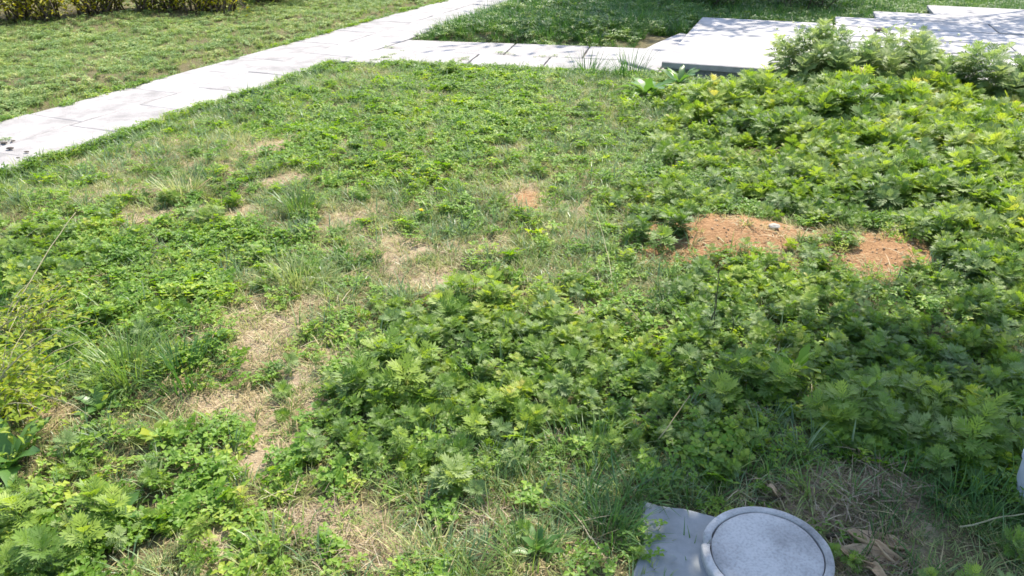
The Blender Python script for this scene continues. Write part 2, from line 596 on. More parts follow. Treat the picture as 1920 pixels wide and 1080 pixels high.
k = 0
for row, (r0, r1) in enumerate(((0.0, .5), (.51, 1.02))):
    s = -3.2 + row * .31
    while s < 9.2:
        L = random.choice((.62, .75, .75, .9)) + random.uniform(-.02, .02)
        g = random.uniform(.002, .006)
        q = quad_world(P0, PD, -PN, s + g / 2, s + L - g / 2, r0 + (.002 if row == 0 else -.004), r1 - .002)
        me = slab_mesh('paving_slab', [(p.x, p.y) for p in q], random.uniform(-.003, .004), .03, M['paving'], .006, .003, k)
        o = bpy.data.objects.new('paving_slab', me); COL.objects.link(o); o.parent = pth
        s += L; k += 1

side = tag(empty('side_path', (0, 0, 0)), 'short slab side path with weedy joints leading to the white slab', kind='structure')
bed = MB()
q = quad_world(BC, BD, BN, -.1, 2.75, -BW - .01, .01)
bed.add([(p.x, p.y, -.036) for p in q], [(0, 1, 2, 3)])
bd = bed.build('path_bed', bm_, side); bd['kind'] = 'structure'
# the side path starts on the main path's near edge; its first slab is cut to that line


def edge_s(qv):
    """s on the side path where the main path's near edge crosses offset qv"""
    lo, hi = -2.0, 2.0
    for _ in range(40):
        mid = (lo + hi) / 2
        p = BC + BD * mid + BN * qv
        if path_coord(p.x, p.y)[1] > 0.012: hi = mid
        else: lo = mid
    return hi


for (q0, q1, cuts) in ((-.63, 0, (.0, .78, 1.55, 2.15, 2.75)), (-BW, -.638, (.0, .55, 1.25, 1.95, 2.6, 2.75))):
    for i in range(len(cuts) - 1):
        a0 = edge_s(q0) if i == 0 else cuts[i] + .011
        a1 = edge_s(q1) if i == 0 else cuts[i] + .011
        b1 = cuts[i + 1] - .007
        pts = [BC + BD * a0 + BN * (q0 + .005), BC + BD * b1 + BN * (q0 + .005), BC + BD * b1 + BN * (q1 - .005), BC + BD * a1 + BN * (q1 - .005)]
        if b1 - max(a0, a1) < .06: continue
        me = slab_mesh('paving_slab', [(p.x, p.y) for p in pts], random.uniform(-.002, .006), .03, M['paving'], .007, .004, 200 + k)
        o = bpy.data.objects.new('paving_slab', me); COL.objects.link(o); o.parent = side
        k += 1


# ------------------------------------------------------------------ raised slab, flagstone, steps
def local_poly(pts):
    return [(S0.x + SDx.x * a + SDy.x * b_, S0.y + SDx.y * a + SDy.y * b_) for a, b_ in pts]


rs = tag(empty('raised_slab', (S0.x, S0.y, 0)), 'thick pale stone slab with its front edge toned dark for shade behind the weeds', 'stone slab')
def child_at(o, root):
    o.parent = root
    o.matrix_parent_inverse = Matrix.Translation(root.location).inverted()
top = slab_mesh('top_slab', local_poly([(0, 0), (SW, 0), (SW, SL), (0, SL)]), .10, .045, M['white_stone'], .008, .003, 901)
o = bpy.data.objects.new('top_slab', top); COL.objects.link(o); child_at(o, rs)
body = slab_mesh('base_block', local_poly([(.02, .025), (SW - .02, .025), (SW - .02, SL - .02), (.02, SL - .02)]), .0525, .12, M['stonedge'], .004, .003, 902)
o = bpy.data.objects.new('base_block', body); COL.objects.link(o); child_at(o, rs)

fa = [G(1160, 112, .02), G(1246, 114, .035), G(1346, 61, .035), G(1277, 58, .035)]
fs = bpy.data.objects.new('flagstone', slab_mesh('flagstone', [(fa[0].x, fa[0].y), (S0.x - .03, S0.y + .0), (S0.x - .03 + SDy.x * SL * .72, S0.y + SDy.y * SL * .72), (fa[3].x, fa[3].y)], .022, .09, M['white_stone'], .008, .006, 903))
COL.objects.link(fs)
tag(fs, 'thinner pale flagstone lying against the left side of the raised slab', 'flagstone')

st = tag(empty('stone_steps', (S0.x, S0.y, 0)), 'wide low white stone steps behind the tall weeds at the right', 'steps')
runs = [(SW + .006, -.1, .62, .10), (SW + .006, .62, 1.22, .106), (SW + .006, 1.22, 1.82, .113), (SW + .006, 1.82, 2.42, .121), (SW + .02, 2.42, 3.02, .128), (SW + .45, 3.02, 3.62, .128), (SW + 1.1, 3.62, 4.4, .128)]
for i, (aa, b0, b1, zt) in enumerate(runs):
    # each tread is laid as three long blocks
    cuts = [aa, aa + 1.55 + .3 * (i % 2), aa + 3.4 - .2 * (i % 2), aa + 6.2]
    for j in range(3):
        me = slab_mesh('step_block', local_poly([(cuts[j] + .003, b0), (cuts[j + 1] - .003, b0), (cuts[j + 1] - .003, b1 + (.0 if i == 6 else .03)), (cuts[j] + .003, b1 + (.0 if i == 6 else .03))]), zt, zt + .05 if i == 0 else .03, M['white_stone'], .006, .003, 950 + i * 3 + j)
        o = bpy.data.objects.new('step_block', me); COL.objects.link(o); child_at(o, st)
    if i:
        me = slab_mesh('step_base', local_poly([(aa + .02, b0 + .05), (aa + 6.18, b0 + .05), (aa + 6.18, b1 - .01), (aa + .02, b1 - .01)]), zt - .0305, .16, M['white_stone'], .002, .0, 990 + i)
        o = bpy.data.objects.new('step_base', me); COL.objects.link(o); child_at(o, st)

# ------------------------------------------------------------------ leaf shapes
def bend(pts2, length, up, arch, fold):
    """(along 0..1, across in m) -> 3D: leaves the origin at angle up and arches over"""
    out = []
    for s_, w_ in pts2:
        a = up - arch * s_ * .5
        out.append((math.cos(a) * s_ * length, w_, math.sin(a) * s_ * length + fold * abs(w_)))
    return out


def mug_leaf(mb, L, W, up, arch, az, z0, rr, tint, roll=0.0, base=(0, 0)):
    """deeply cut leaf: terminal lobe and pairs of forward-pointing side lobes"""
    pts = []; fc = []

    def lobe(s0, s1, w1, hw):
        i = len(pts)
        dx, dw = s1 - s0, w1
        n_ = math.hypot(dx * L, dw) or 1
        ux, uw = dx * L / n_, dw / n_
        ms, mw = s0 + dx * .55, w1 * .55
        pts.extend([(s0, 0), (ms - uw * hw / L * -1, mw - ux * hw), (s1, w1), (ms + uw * hw / L * -1, mw + ux * hw)])
        fc.append((i, i + 1, i + 2, i + 3))
    lobe(.0, .99, 0, W * .055)
    lobe(.62, 1.0, 0, W * .085)
    for k_, s0 in enumerate((.16, .34, .50, .66)):
        wd = W * (.34, .52, .46, .28)[k_] * rr.uniform(.8, 1.15)
        for sg in (-1, 1):
            lobe(s0, s0 + .22 + .04 * k_, sg * wd, W * .07)
            if k_ in (1, 2):
                lobe(s0 + .10, s0 + .34, sg * wd * .62, W * .045)
    v3 = bend(pts, L, up, arch, .25)
    Mx = Matrix.Translation((base[0], base[1], z0)) @ Matrix.Rotation(az, 4, 'Z') @ Matrix.Rotation(roll, 4, 'X')
    mb.add(v3, fc, tint, Mx)


def oval_leaf(mb, L, W, up, arch, az, z0, tint, base=(0, 0), roll=0.0, seg=3, wave=0.0, point=1.0, fold=.3):
    pts = []; fc = []
    for i in range(seg + 1):
        s_ = i / seg
        hw = W * .5 * (math.sin(math.pi * min(1, s_ * .93 + .05)) ** .8) * (1 if i < seg else .1 * point)
        if i == 0: hw = W * .07
        wz = wave * math.sin(i * 2.1 + az)
        pts += [(s_, -hw * (1 + wz)), (s_, 0), (s_, hw * (1 - wz))]
    for i in range(seg):
        a = i * 3
        fc += [(a, a + 1, a + 4, a + 3), (a + 1, a + 2, a + 5, a + 4)]
    out = bend(pts, L, up, arch, fold)
    if wave:
        out = [(x_, y_, z_ + (wave * L * .12 * math.sin(x_ / L * 9 + y_ * 90) if abs(y_) > 0 else 0)) for x_, y_, z_ in out]
    Mx = Matrix.Translation((base[0], base[1], z0)) @ Matrix.Rotation(az, 4, 'Z') @ Matrix.Rotation(roll, 4, 'X')
    mb.add(out, fc, tint, Mx)


def blade(mb, L, W, up, arch, az, base, tint, seg=3):
    pts = []; fc = []
    a = up; x = 0; z = 0
    for i in range(seg + 1):
        hw = W * .5 * (1 - (i / seg) ** 1.6 * .92)
        pts += [(x, -hw, z), (x, hw, z)]
        x += math.cos(a) * L / seg; z += math.sin(a) * L / seg
        a -= arch / seg
    for i in range(seg):
        b_ = i * 2
        fc.append((b_, b_ + 1, b_ + 3, b_ + 2))
    Mx = Matrix.Translation(base) @ Matrix.Rotation(az, 4, 'Z')
    mb.add(pts, fc, tint, Mx)


def mug_plant(seed, H=.09, nl=12, LL=.062):
    rr = random.Random(seed)
    mb = MB()
    mb.tube([(0, 0, -.01), (rr.uniform(-.006, .006), rr.uniform(-.006, .006), H * .5), (rr.uniform(-.01, .01), rr.uniform(-.01, .01), H)], .0022, .001, 3, .3)
    az = rr.uniform(0, 6.28)
    for i in range(nl):
        f_ = i / (nl - 1)
        az += 2.4 + rr.uniform(-.3, .3)
        L = LL * (.65 + .55 * math.sin(math.pi * (.15 + .75 * f_))) * rr.uniform(.85, 1.15)
        up = R(8 + 62 * f_ ** 1.6) + rr.uniform(-.15, .15)
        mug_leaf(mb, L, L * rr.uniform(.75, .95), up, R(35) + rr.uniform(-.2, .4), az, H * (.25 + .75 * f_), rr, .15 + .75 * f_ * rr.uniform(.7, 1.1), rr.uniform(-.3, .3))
    return mb


def weed_plant(seed, n=22, spread=.05, H=.03, ls=.014):
    rr = random.Random(seed)
    mb = MB()
    for i in range(n):
        a = rr.uniform(0, 6.28); d = spread * math.sqrt(rr.random())
        x_, y_ = math.cos(a) * d, math.sin(a) * d
        z_ = H * rr.uniform(.35, 1.1)
        tt = rr.random()
        for j in range(3):
            s_ = ls * rr.uniform(.8, 1.2)
            oval_leaf(mb, s_, s_ * .75, R(rr.uniform(-5, 30)), .4, a + j * 2.09 + rr.uniform(-.3, .3), z_, min(1, max(0, tt + rr.uniform(-.1, .1))), (x_, y_), rr.uniform(-.4, .4), seg=2)
        if i % 3 == 0:
            mb.tube([(x_ * .6, y_ * .6, -.005), (x_, y_, z_)], .0007, .0005, 3, .3)
    return mb


def tuft(seed, n=22, L=.06, W=.0028, spread=.02, lean=(45, 90), arch=(.3, 1.3), dry=0.0):
    rr = random.Random(seed)
    mb = MB()
    for i in range(n):
        a = rr.uniform(0, 6.28); d = spread * math.sqrt(rr.random())
        blade(mb, L * rr.uniform(.55, 1.2), W * rr.uniform(.7, 1.2), R(rr.uniform(*lean)), rr.uniform(*arch), a + rr.uniform(-.6, .6), (math.cos(a) * d, math.sin(a) * d, -.004), rr.random(), 3)
    return mb


def straw_clump(seed, n=16, L=.07, spread=.04, zz=.012):
    rr = random.Random(seed)
    mb = MB()
    for i in range(n):
        a = rr.uniform(0, 6.28)
        x_, y_ = rr.uniform(-spread, spread), rr.uniform(-spread, spread)
        blade(mb, L * rr.uniform(.4, 1.2), .0018 * rr.uniform(.6, 1.5), rr.uniform(-.1, .25), rr.uniform(.0, .5), a, (x_, y_, rr.uniform(.001, zz)), rr.random(), 2)
    return mb


def clod(seed, s=.008):
    rr = random.Random(seed)
    mb = MB()
    v = []
    ph = (1 + 5 ** .5) / 2
    for a in (-1, 1):
        for b_ in (-ph, ph):
            v += [(0, a, b_), (a, b_, 0), (b_, 0, a)]
    vs_ = [Vector(p).normalized() * s * rr.uniform(.7, 1.25) for p in v]
    import bmesh
    bm = bmesh.new()
    for p in vs_: bm.verts.new(p)
    bmesh.ops.convex_hull(bm, input=bm.verts)
    bm.verts.ensure_lookup_table(); bm.verts.index_update()
    mb.add([tuple(p.co) for p in bm.verts], [tuple(x_.index for x_ in f.verts) for f in bm.faces])
    bm.free()
    return mb


# ------------------------------------------------------------------ scattering of what nobody could count
def scatter(name, protos, P, scl, rot, label, cat, kind='stuff'):
    """one object: points in the ground, instanced by geometry nodes"""
    coll = bpy.data.collections.new(name + '_sources')
    for i, (mb, mat) in enumerate(protos):
        ob = mb.build('%s_source_%02d' % (name, i), mat, link=False)
        coll.objects.link(ob)
    me = bpy.data.meshes.new(name)
    me.vertices.add(len(P)); me.vertices.foreach_set('co', np.asarray(P, dtype=np.float32).ravel())
    a = me.attributes.new('turn', 'FLOAT_VECTOR', 'POINT'); a.data.foreach_set('vector', np.asarray(rot, dtype=np.float32).ravel())
    a = me.attributes.new('size', 'FLOAT', 'POINT'); a.data.foreach_set('value', np.asarray(scl, dtype=np.float32))
    a = me.attributes.new('pick', 'INT', 'POINT'); a.data.foreach_set('value', rng.integers(0, len(protos), len(P)).astype(np.int32))
    ob = bpy.data.objects.new(name, me); COL.objects.link(ob)
    ng = bpy.data.node_groups.new(name, 'GeometryNodeTree')
    ng.interface.new_socket('Geometry', in_out='INPUT', socket_type='NodeSocketGeometry')
    ng.interface.new_socket('Geometry', in_out='OUTPUT', socket_type='NodeSocketGeometry')
    gi = ng.nodes.new('NodeGroupInput'); go = ng.nodes.new('NodeGroupOutput')
    ip = ng.nodes.new('GeometryNodeInstanceOnPoints')
    ci = ng.nodes.new('GeometryNodeCollectionInfo')
    ci.inputs['Collection'].default_value = coll
    ci.inputs['Separate Children'].default_value = True
    ci.inputs['Reset Children'].default_value = True
    ip.inputs['Pick Instance'].default_value = True

    def named(nm, dt):
        n_ = ng.nodes.new('GeometryNodeInputNamedAttribute'); n_.data_type = dt
        n_.inputs['Name'].default_value = nm
        return [s_ for s_ in n_.outputs if s_.name == 'Attribute' and s_.enabled][0]
    L = ng.links.new
    L(gi.outputs[0], ip.inputs['Points'])
    L(ci.outputs[0], ip.inputs['Instance'])
    L(named('pick', 'INT'), ip.inputs['Instance Index'])
    er = ng.nodes.new('FunctionNodeEulerToRotation')
    L(named('turn', 'FLOAT_VECTOR'), er.inputs[0])
    L(er.outputs[0], ip.inputs['Rotation'])
    L(named('size', 'FLOAT'), ip.inputs['Scale'])
    L(ip.outputs[0], go.inputs[0])
    md = ob.modifiers.new('scatter', 'NODES'); md.node_group = ng
    tag(ob, label, cat, kind=kind)
    return ob


def points(dens, x0=-8.0, x1=8.0, y0=.55, y1=13.2, margin=.5):
    """random points at dens per square metre, kept where the photograph (and a step aside) could see them"""
    n = int((x1 - x0) * (y1 - y0) * dens)
    x = rng.uniform(x0, x1, n); y = rng.uniform(y0, y1, n)
    keep = np.abs(x) < .66 * (y * CP + CAMH * SP) + margin
    return x[keep], y[keep]


def place(x, y, smin, smax, tilt=.15, sink=.0, sfield=None):
    z = height(x, y) - sink
    n = len(x)
    s = rng.uniform(smin, smax, n)
    if sfield is not None: s = s * sfield
    rot = np.stack([rng.normal(0, tilt, n), rng.normal(0, tilt, n), rng.uniform(0, 6.283, n)], 1)
    return np.stack([x, y, z], 1), s, rot


COVER_C = G(1440, 1032, .07)
GS = [G(1207, 937, .03), G(1350, 966, .03)]


def clear(x, y):
    """not on paving, slabs, the round cover or the grey slab"""
    ok = ~on_path(x, y, -.01) & ~on_slab(x, y, .0)
    ok &= ((x - COVER_C.x) ** 2 + (y - COVER_C.y) ** 2) > .175 ** 2
    ok &= ~((x > G(1215, 1000).x) & (x < G(1360, 1000).x) & (y > G(1200, 1200).y) & (y < G(1250, 958).y))
    # flagstone
    ok &= ~((x > fa[0].x - .02) & (x < S0.x + 1.4) & (y > S0.y - .0) & (y < fa[3].y) & ((x - fa[0].x) * SDy.y - (y - fa[0].y) * SDy.x > -.02))
    return ok


def sample(dens, fn, **kw):
    x, y = points(dens, **kw)
    ok = clear(x, y)
    x, y = x[ok], y[ok]
    p = fn(x, y)
    k_ = rng.random(len(x)) < p
    return x[k_], y[k_]


def regions(x, y):
    wx, wy = warp(x, y)
    a, r = path_coord(x, y)
    s_, q_ = branch_coord(x, y)
    far = r < -PW                      # lawn beyond the path
    isl = (r > -.02) & (q_ > 0)        # grass island above the side path
    near = ~far & ~isl
    bare = np.clip(np.maximum(field(BARE, wx, wy), field(RED, wx, wy)), 0, 1)
    bare = np.clip((bare + (fbm(x, y, 9, 21) - .5) * 1.2 - .16) * 1.8, 0, 1)
    return wx, wy, far, isl, near, bare


def edge_boost(x, y):
    a, r = path_coord(x, y)
    s_, q_ = branch_coord(x, y)
    return np.clip(1 - np.maximum(0, r) / .25, 0, 1) * (r > 0)


# mugwort
def f_mug(x, y):
    wx, wy, far, isl, near, bare = regions(x, y)
    f_ = np.clip(field(MUG, wx, wy) * 1.35 - .35 + (fbm(x, y, 7, 31) - .5) * 2.0, 0, 1)
    red = np.clip(field(RED, wx, wy), 0, 1)
    spot = field([(1215, 172, 75, 24, 1), (1150, 150, 70, 20, 1), (1090, 150, 60, 20, .9), (1330, 142, 120, 20, 1), (1400, 150, 60, 14, 1)], x, y)
    return f_ * near * (1 - bare * .9) * (1 - np.clip(red + (fbm(x, y, 8, 44) - .5) * .9, 0, 1) * .95) * (1 - spot)


x, y = sample(1300, f_mug)
tall = np.clip(field(TALL, x, y), 0, 1)
low = np.clip(field([(1310, 165, 150, 32, 1)], x, y), 0, 1)
P, s, rot = place(x, y, .20, .60, .38, .0, (1 + tall * 1.7) * (1 - .6 * low) * np.clip(.45 + 1.15 * fbm(x, y, 2.6, 33), .5, 1.4))
P[:, 2] += rng.uniform(0, .02, len(P))
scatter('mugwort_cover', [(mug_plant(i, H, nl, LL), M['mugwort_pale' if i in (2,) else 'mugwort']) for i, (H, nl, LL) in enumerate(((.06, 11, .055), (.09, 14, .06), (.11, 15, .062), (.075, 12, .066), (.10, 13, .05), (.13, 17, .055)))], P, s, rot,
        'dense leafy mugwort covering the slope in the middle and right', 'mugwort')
print('mug', len(P))


def f_clo(x, y):
    wx, wy, far, isl, near, bare = regions(x, y)
    f_ = np.clip(field(CLO, wx, wy) * 1.4 - .15 + (fbm(x, y, 4, 41) - .5) * .7, 0, 1)
    m_ = np.clip(field(MUG, wx, wy), 0, 1)
    mu = field([(1620, 960, 100, 50, 1), (1690, 1060, 130, 60, 1), (1500, 940, 110, 30, .9)], wx, wy)
    return (f_ + .15 + .35 * m_) * (1 - .85 * np.clip(mu * 1.3, 0, 1)) * near * (1 - bare * .92)


x, y = sample(520, f_clo)
P, s, rot = place(x, y, .7, 1.45, .25, 0)
scatter('low_weeds', [(weed_plant(50 + i, n_, sp_, h_, l_), M['clover']) for i, (n_, sp_, h_, l_) in enumerate(((20, .04, .026, .013), (26, .05, .034, .012), (16, .035, .04, .016), (24, .05, .02, .010)))], P, s, rot,
        'bright green small-leaved weeds carpeting the left and the far edge', 'ground cover')
print('clo', len(P))


def f_gr(x, y):
    wx, wy, far, isl, near, bare = regions(x, y)
    f_ = field(BGRASS, wx, wy)
    return np.clip(f_ * .8 + .32 + edge_boost(x, y) * .8 + (fbm(x, y, 4, 51) - .5) * .4, 0.03, 1) * near * (1 - bare * .85)


x, y = sample(520, f_gr)
eb = edge_boost(x, y)
P, s, rot = place(x, y, .6, 1.3, .15, 0, 1 + .35 * eb)
scatter('green_grass', [(tuft(80 + i, n_, L_, W_, sp_, (20, 88), (.4, 1.7)), M['coolgrass' if i % 2 else 'grass']) for i, (n_, L_, W_, sp_) in enumerate(((18, .055, .003, .02), (22, .085, .0034, .022), (14, .095, .0034, .015), (20, .065, .003, .03)))], P, s, rot,
        'fresh green grass growing between the weeds and along the path', 'grass')
print('gr', len(P))


def f_dull(x, y):
    wx, wy, far, isl, near, bare = regions(x, y)
    m_ = np.clip(np.maximum(field(MUG, wx, wy), field(CLO, wx, wy) * .8), 0, 1)
    return (1 - .9 * np.clip(field(RED, wx, wy), 0, 1)) * np.clip(.85 - m_ * .75 + (fbm(x, y, 5, 61) - .5) * .5, 0.02, 1) * near * (1 - bare * .5)


x, y = sample(900, f_dull)
P, s, rot = place(x, y, .55, 1.15, .2, 0)
scatter('short_grass', [(tuft(110 + i, n_, L_, W_, sp_, (10, 75), (.1, 1.0)), M['greygrass']) for i, (n_, L_, W_, sp_) in enumerate(((16, .04, .0034, .028), (20, .05, .0036, .03), (14, .035, .004, .03), (18, .06, .0032, .03)))], P, s, rot,
        'short dull grey-green trodden grass in the middle of the slope', 'grass')
print('dull', len(P))


DG = [(30, 720, 80, 90, .8), (20, 560, 60, 50, .6), (130, 620, 60, 50, .5), (1780, 980, 170, 90, 1), (1320, 905, 150, 30, .8), (1150, 985, 80, 70, .9), (1900, 900, 90, 90, 1), (700, 870, 80, 30, .5), (1000, 900, 150, 30, .5)]  # darker blades sown here put the shade into the grass colour


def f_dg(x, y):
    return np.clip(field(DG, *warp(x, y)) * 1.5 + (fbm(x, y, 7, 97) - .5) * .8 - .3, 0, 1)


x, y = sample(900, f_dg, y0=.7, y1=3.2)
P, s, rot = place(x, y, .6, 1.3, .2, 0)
scatter('shade_toned_grass', [(tuft(340 + i, n_, L_, W_, sp_, (25, 85), (.3, 1.6)), M['darkgrass']) for i, (n_, L_, W_, sp_) in enumerate(((16, .08, .003, .03), (20, .10, .0034, .03), (12, .13, .003, .03)))], P, s, rot,
        'grass given the dark green of shade round the grey slab, at the lower right and under the left shrubs', 'grass')

# ragged fringe that hangs over the path edges
fx, fy = [], []
for i in range(2600):
    s_ = rng.uniform(-2.8, 8.5)
    if rng.random() < .72:
        o_ = P0 + PD * s_ + PN * (rng.uniform(-.035, .05) - .03 * math.sin(s_ * 7) * math.sin(s_ * 3.1))
        if branch_coord(o_.x, o_.y)[1] > -BW - .05: continue
    else:
        o_ = P0 + PD * s_ - PN * (PW + rng.uniform(-.03, .05))
    if vnoise(np.array([o_.x]), np.array([o_.y]), 3.3, 8)[0] < rng.uniform(.1, .6): continue
    fx.append(o_.x); fy.append(o_.y)
for i in range(700):
    o_ = BC + BD * rng.uniform(-.2, 2.6) + BN * (-BW + rng.uniform(-.08, .05))
    fx.append(o_.x); fy.append(o_.y)
fx = np.array(fx); fy = np.array(fy)
P, s, rot = place(fx, fy, .6, 1.35, .2, 0)
P[:, 2] = np.maximum(P[:, 2], -.012)
scatter('edge_grass', [(tuft(300 + i, n_, L_, W_, sp_, (25, 85), (.4, 1.6)), M['grass']) for i, (n_, L_, W_, sp_) in enumerate(((16, .06, .003, .025), (20, .075, .0034, .03)))] + [(weed_plant(303, 22, .04, .03, .014), M['clover'])], P, s, rot,
        'ragged grass and weeds hanging over the edges of the footpath', 'grass')


def f_straw(x, y):
    wx, wy, far, isl, near, bare = regions(x, y)
    red = np.clip(field(RED, wx, wy), 0, 1)
    return np.clip(.24 + bare * .8 - red * .85 + (fbm(x, y, 6, 71) - .5) * .25, 0.03, 1) * near


x, y = sample(620, f_straw)
P, s, rot = place(x, y, .6, 1.4, .12, 0)
scatter('dry_straw', [(straw_clump(140 + i, n_, L_, .04, zz), M['straw']) for i, (n_, L_, zz) in enumerate(((22, .03, .008), (26, .04, .010), (12, .065, .014), (30, .022, .006)))], P, s, rot,
        'pale dry straw and dead blades lying on the bare patches', 'straw')
print('straw', len(P))


def f_clod(x, y):
    wx, wy, far, isl, near, bare = regions(x, y)
    red = np.clip(field(RED, wx, wy), 0, 1)
    return np.clip(bare * .35 + red * .6, 0.01, 1) * near


x, y = sample(900, f_clod)
P, s, rot = place(x, y, .25, 1.0, 1.5, 0)
s = s ** 1.5
scatter('soil_crumbs', [(clod(170 + i), M['crumb']) for i in range(4)], P, s, rot, 'small crumbs of soil on the bare earth patches', 'soil crumbs')


def f_lawn(x, y):
    wx, wy, far, isl, near, bare = regions(x, y)
    hd = field([(0, 25, 160, 26, 1), (200, 18, 150, 22, 1), (360, 18, 120, 20, 1)], x, y)
    return far * np.clip(.75 + (fbm(x, y, 2.5, 81) - .5) * 1.6, .10, 1) * (1 - np.clip(hd * 1.3, 0, .97))


x, y = sample(620, f_lawn)
P, s, rot = place(x, y, .7, 1.3, .15, 0)
scatter('lawn_grass', [(tuft(200 + i, n_, L_, W_, sp_, (15, 85), (.2, 1.2)), M['lawn']) for i, (n_, L_, W_, sp_) in enumerate(((18, .05, .0034, .035), (22, .06, .0036, .035), (16, .04, .004, .035)))] + [(weed_plant(210, 20, .045, .03, .015), M['lawn'])], P, s, rot,
        'sunlit yellow-green lawn beyond the footpath', 'grass')
print('lawn', len(P))


def f_isl(x, y):
    wx, wy, far, isl, near, bare = regions(x, y)
    return isl * np.clip(.9 + (fbm(x, y, 4, 91) - .5) * 1.2, .2, 1)


x, y = sample(420, f_isl)
s_, q_ = branch_coord(x, y)
P, s, rot = place(x, y, .7, 1.35, .12, 0, .55 + .6 * np.clip(q_ / .8, 0, 1))
scatter('long_grass', [(tuft(230 + i, n_, L_, W_, sp_, (35, 88), (.3, 1.4)), M['darkgrass']) for i, (n_, L_, W_, sp_) in enumerate(((24, .12, .005, .04), (28, .15, .005, .045), (20, .09, .005, .045)))] + [(weed_plant(239, 26, .06, .07, .022), M['grass'])], P, s, rot,
        'dark green long grass in the wedge between path and side path', 'grass')
print('isl', len(P))


MUL = [(1600, 965, 80, 40, 1), (1660, 1060, 100, 55, 1), (1500, 940, 110, 30, .9), (1560, 915, 80, 20, .7), (640, 1040, 130, 60, .55), (1030, 842, 60, 26, .5), (930, 975, 80, 25, .6)]


def f_mul(x, y):
    return np.clip(field(MUL, *warp(x, y)) * 1.3 + (fbm(x, y, 9, 95) - .5) * .6 - .2, 0, 1)


x, y = sample(2600, f_mul, y0=.7, y1=3.2)
P, s, rot = place(x, y, .5, 1.4, .22, 0)
P[:, 2] += rng.uniform(0, .012, len(P))
M['mulch'] = leaf_mat('dry_mulch', [(0, (.04, .028, .018)), (.35, (.14, .10, .065)), (.65, (.30, .235, .155)), (1, (.52, .44, .32))], .1, .8, .15)
scatter('dry_mulch', [(straw_clump(320 + i, n_, L_, .035, zz), M['mulch']) for i, (n_, L_, zz) in enumerate(((10, .05, .016), (8, .07, .02), (12, .035, .012)))], P, s, rot,
        'brown broken stalks and chaff strewn round the round cover', 'mulch')

# weeds in the slab joints
jx = []; jy = []
for (px0, py0, px1, py1, n_) in ((660, 129, 760, 96, 46), (842, 121, 885, 107, 22), (930, 101, 965, 101, 10), (1000, 106, 1075, 108, 14), (640, 122, 700, 124, 8), (720, 88, 745, 92, 8), (0, 262, 20, 268, 6)):
    for i in range(n_):
        f_ = rng.random()
        p = G(px0 + (px1 - px0) * f_, py0 + (py1 - py0) * f_)
        jx.append(p.x + rng.normal(0, .012)); jy.append(p.y + rng.normal(0, .03))
jx = np.array(jx); jy = np.array(jy)
rot = np.stack([jx * 0, jx * 0, rng.uniform(0, 6.28, len(jx))], 1)
scatter('joint_weeds', [(weed_plant(260, 10, .03, .012, .010), M['grass']), (straw_clump(262, 9, .04, .03, .006), M['straw'])], np.stack([jx, jy, jx * 0 + .003], 1), rng.uniform(.5, 1.1, len(jx)), rot,
        'tiny weeds and dirt in the joints of the side path', 'weeds')

# ------------------------------------------------------------------ round cover, grey slab, post
def ring_mesh(mb, prof, n=64, wob=0.0, seed=0):
    """lathe round Z from (r, z) profile"""
    rr = random.Random(seed)
    b0 = len(mb.v)
    ph = [rr.uniform(0, 6.28) for _ in range(4)]
    for r_, z_ in prof:
        for k_ in range(n):
            an = 2 * math.pi * k_ / n
            w_ = 1 + wob * (math.sin(an * 3 + ph[0]) + .6 * math.sin(an * 7 + ph[1]) + .5 * math.sin(an * 13 + ph[2]))
            mb.v.append((r_ * w_ * math.cos(an), r_ * w_ * math.sin(an), z_)); mb.t.append(.5)
    for i in range(len(prof) - 1):
        for k_ in range(n):
            k2 = (k_ + 1) % n
            mb.f.append((b0 + i * n + k_, b0 + i * n + k2, b0 + (i + 1) * n + k2, b0 + (i + 1) * n + k_))


cv = tag(empty('round_cover', (COVER_C.x, COVER_C.y, 0), R(10)), 'round pale concrete cover with a raised rim beside the grey slab', 'manhole cover')
rim = MB()
ring_mesh(rim, [(.160, -.06), (.162, .03), (.1635, .060), (.162, .0655), (.158, .0675), (.150, .0672), (.1425, .067), (.1412, .064), (.1405, .03)], 96, .0035, 3)
# chip broken out of the rim on its left
for i, v_ in enumerate(rim.v):
    an = math.atan2(v_[1], v_[0])
    d_ = abs((an - R(150) + math.pi) % (2 * math.pi) - math.pi)
    if d_ < .12 and v_[2] > .05:
        rim.v[i] = (v_[0] * .97, v_[1] * .97, v_[2] - .016 * (1 - d_ / .12))
rm = rim.build('rim', M['lid'], cv, smooth=True)
lid = MB()
ring_mesh(lid, [(.138, .03), (.138, .063), (.1365, .0655), (.125, .066), (.11, .066), (.09, .0662), (.07, .0665), (.05, .0665), (.03, .0668), (.0001, .067)], 96, .006, 5)
for i, v_ in enumerate(rim.v):
    if v_[2] > .06:
        rim.v[i] = (v_[0], v_[1], v_[2] + mnoise.noise(Vector(v_) * 35) * .0022)
for i, v_ in enumerate(lid.v):
    if v_[2] > .06:
        lid.v[i] = (v_[0], v_[1], v_[2] + (mnoise.noise(Vector(v_) * 22) * .0022 + mnoise.noise(Vector(v_) * 60) * .001) * (1 if math.hypot(v_[0], v_[1]) < .13 else .3))
ld = lid.build('lid', M['lid'], cv, smooth=True)
cv.rotation_euler = (R(2), R(-3), R(10))
cv.scale = (.94, .94, 1)

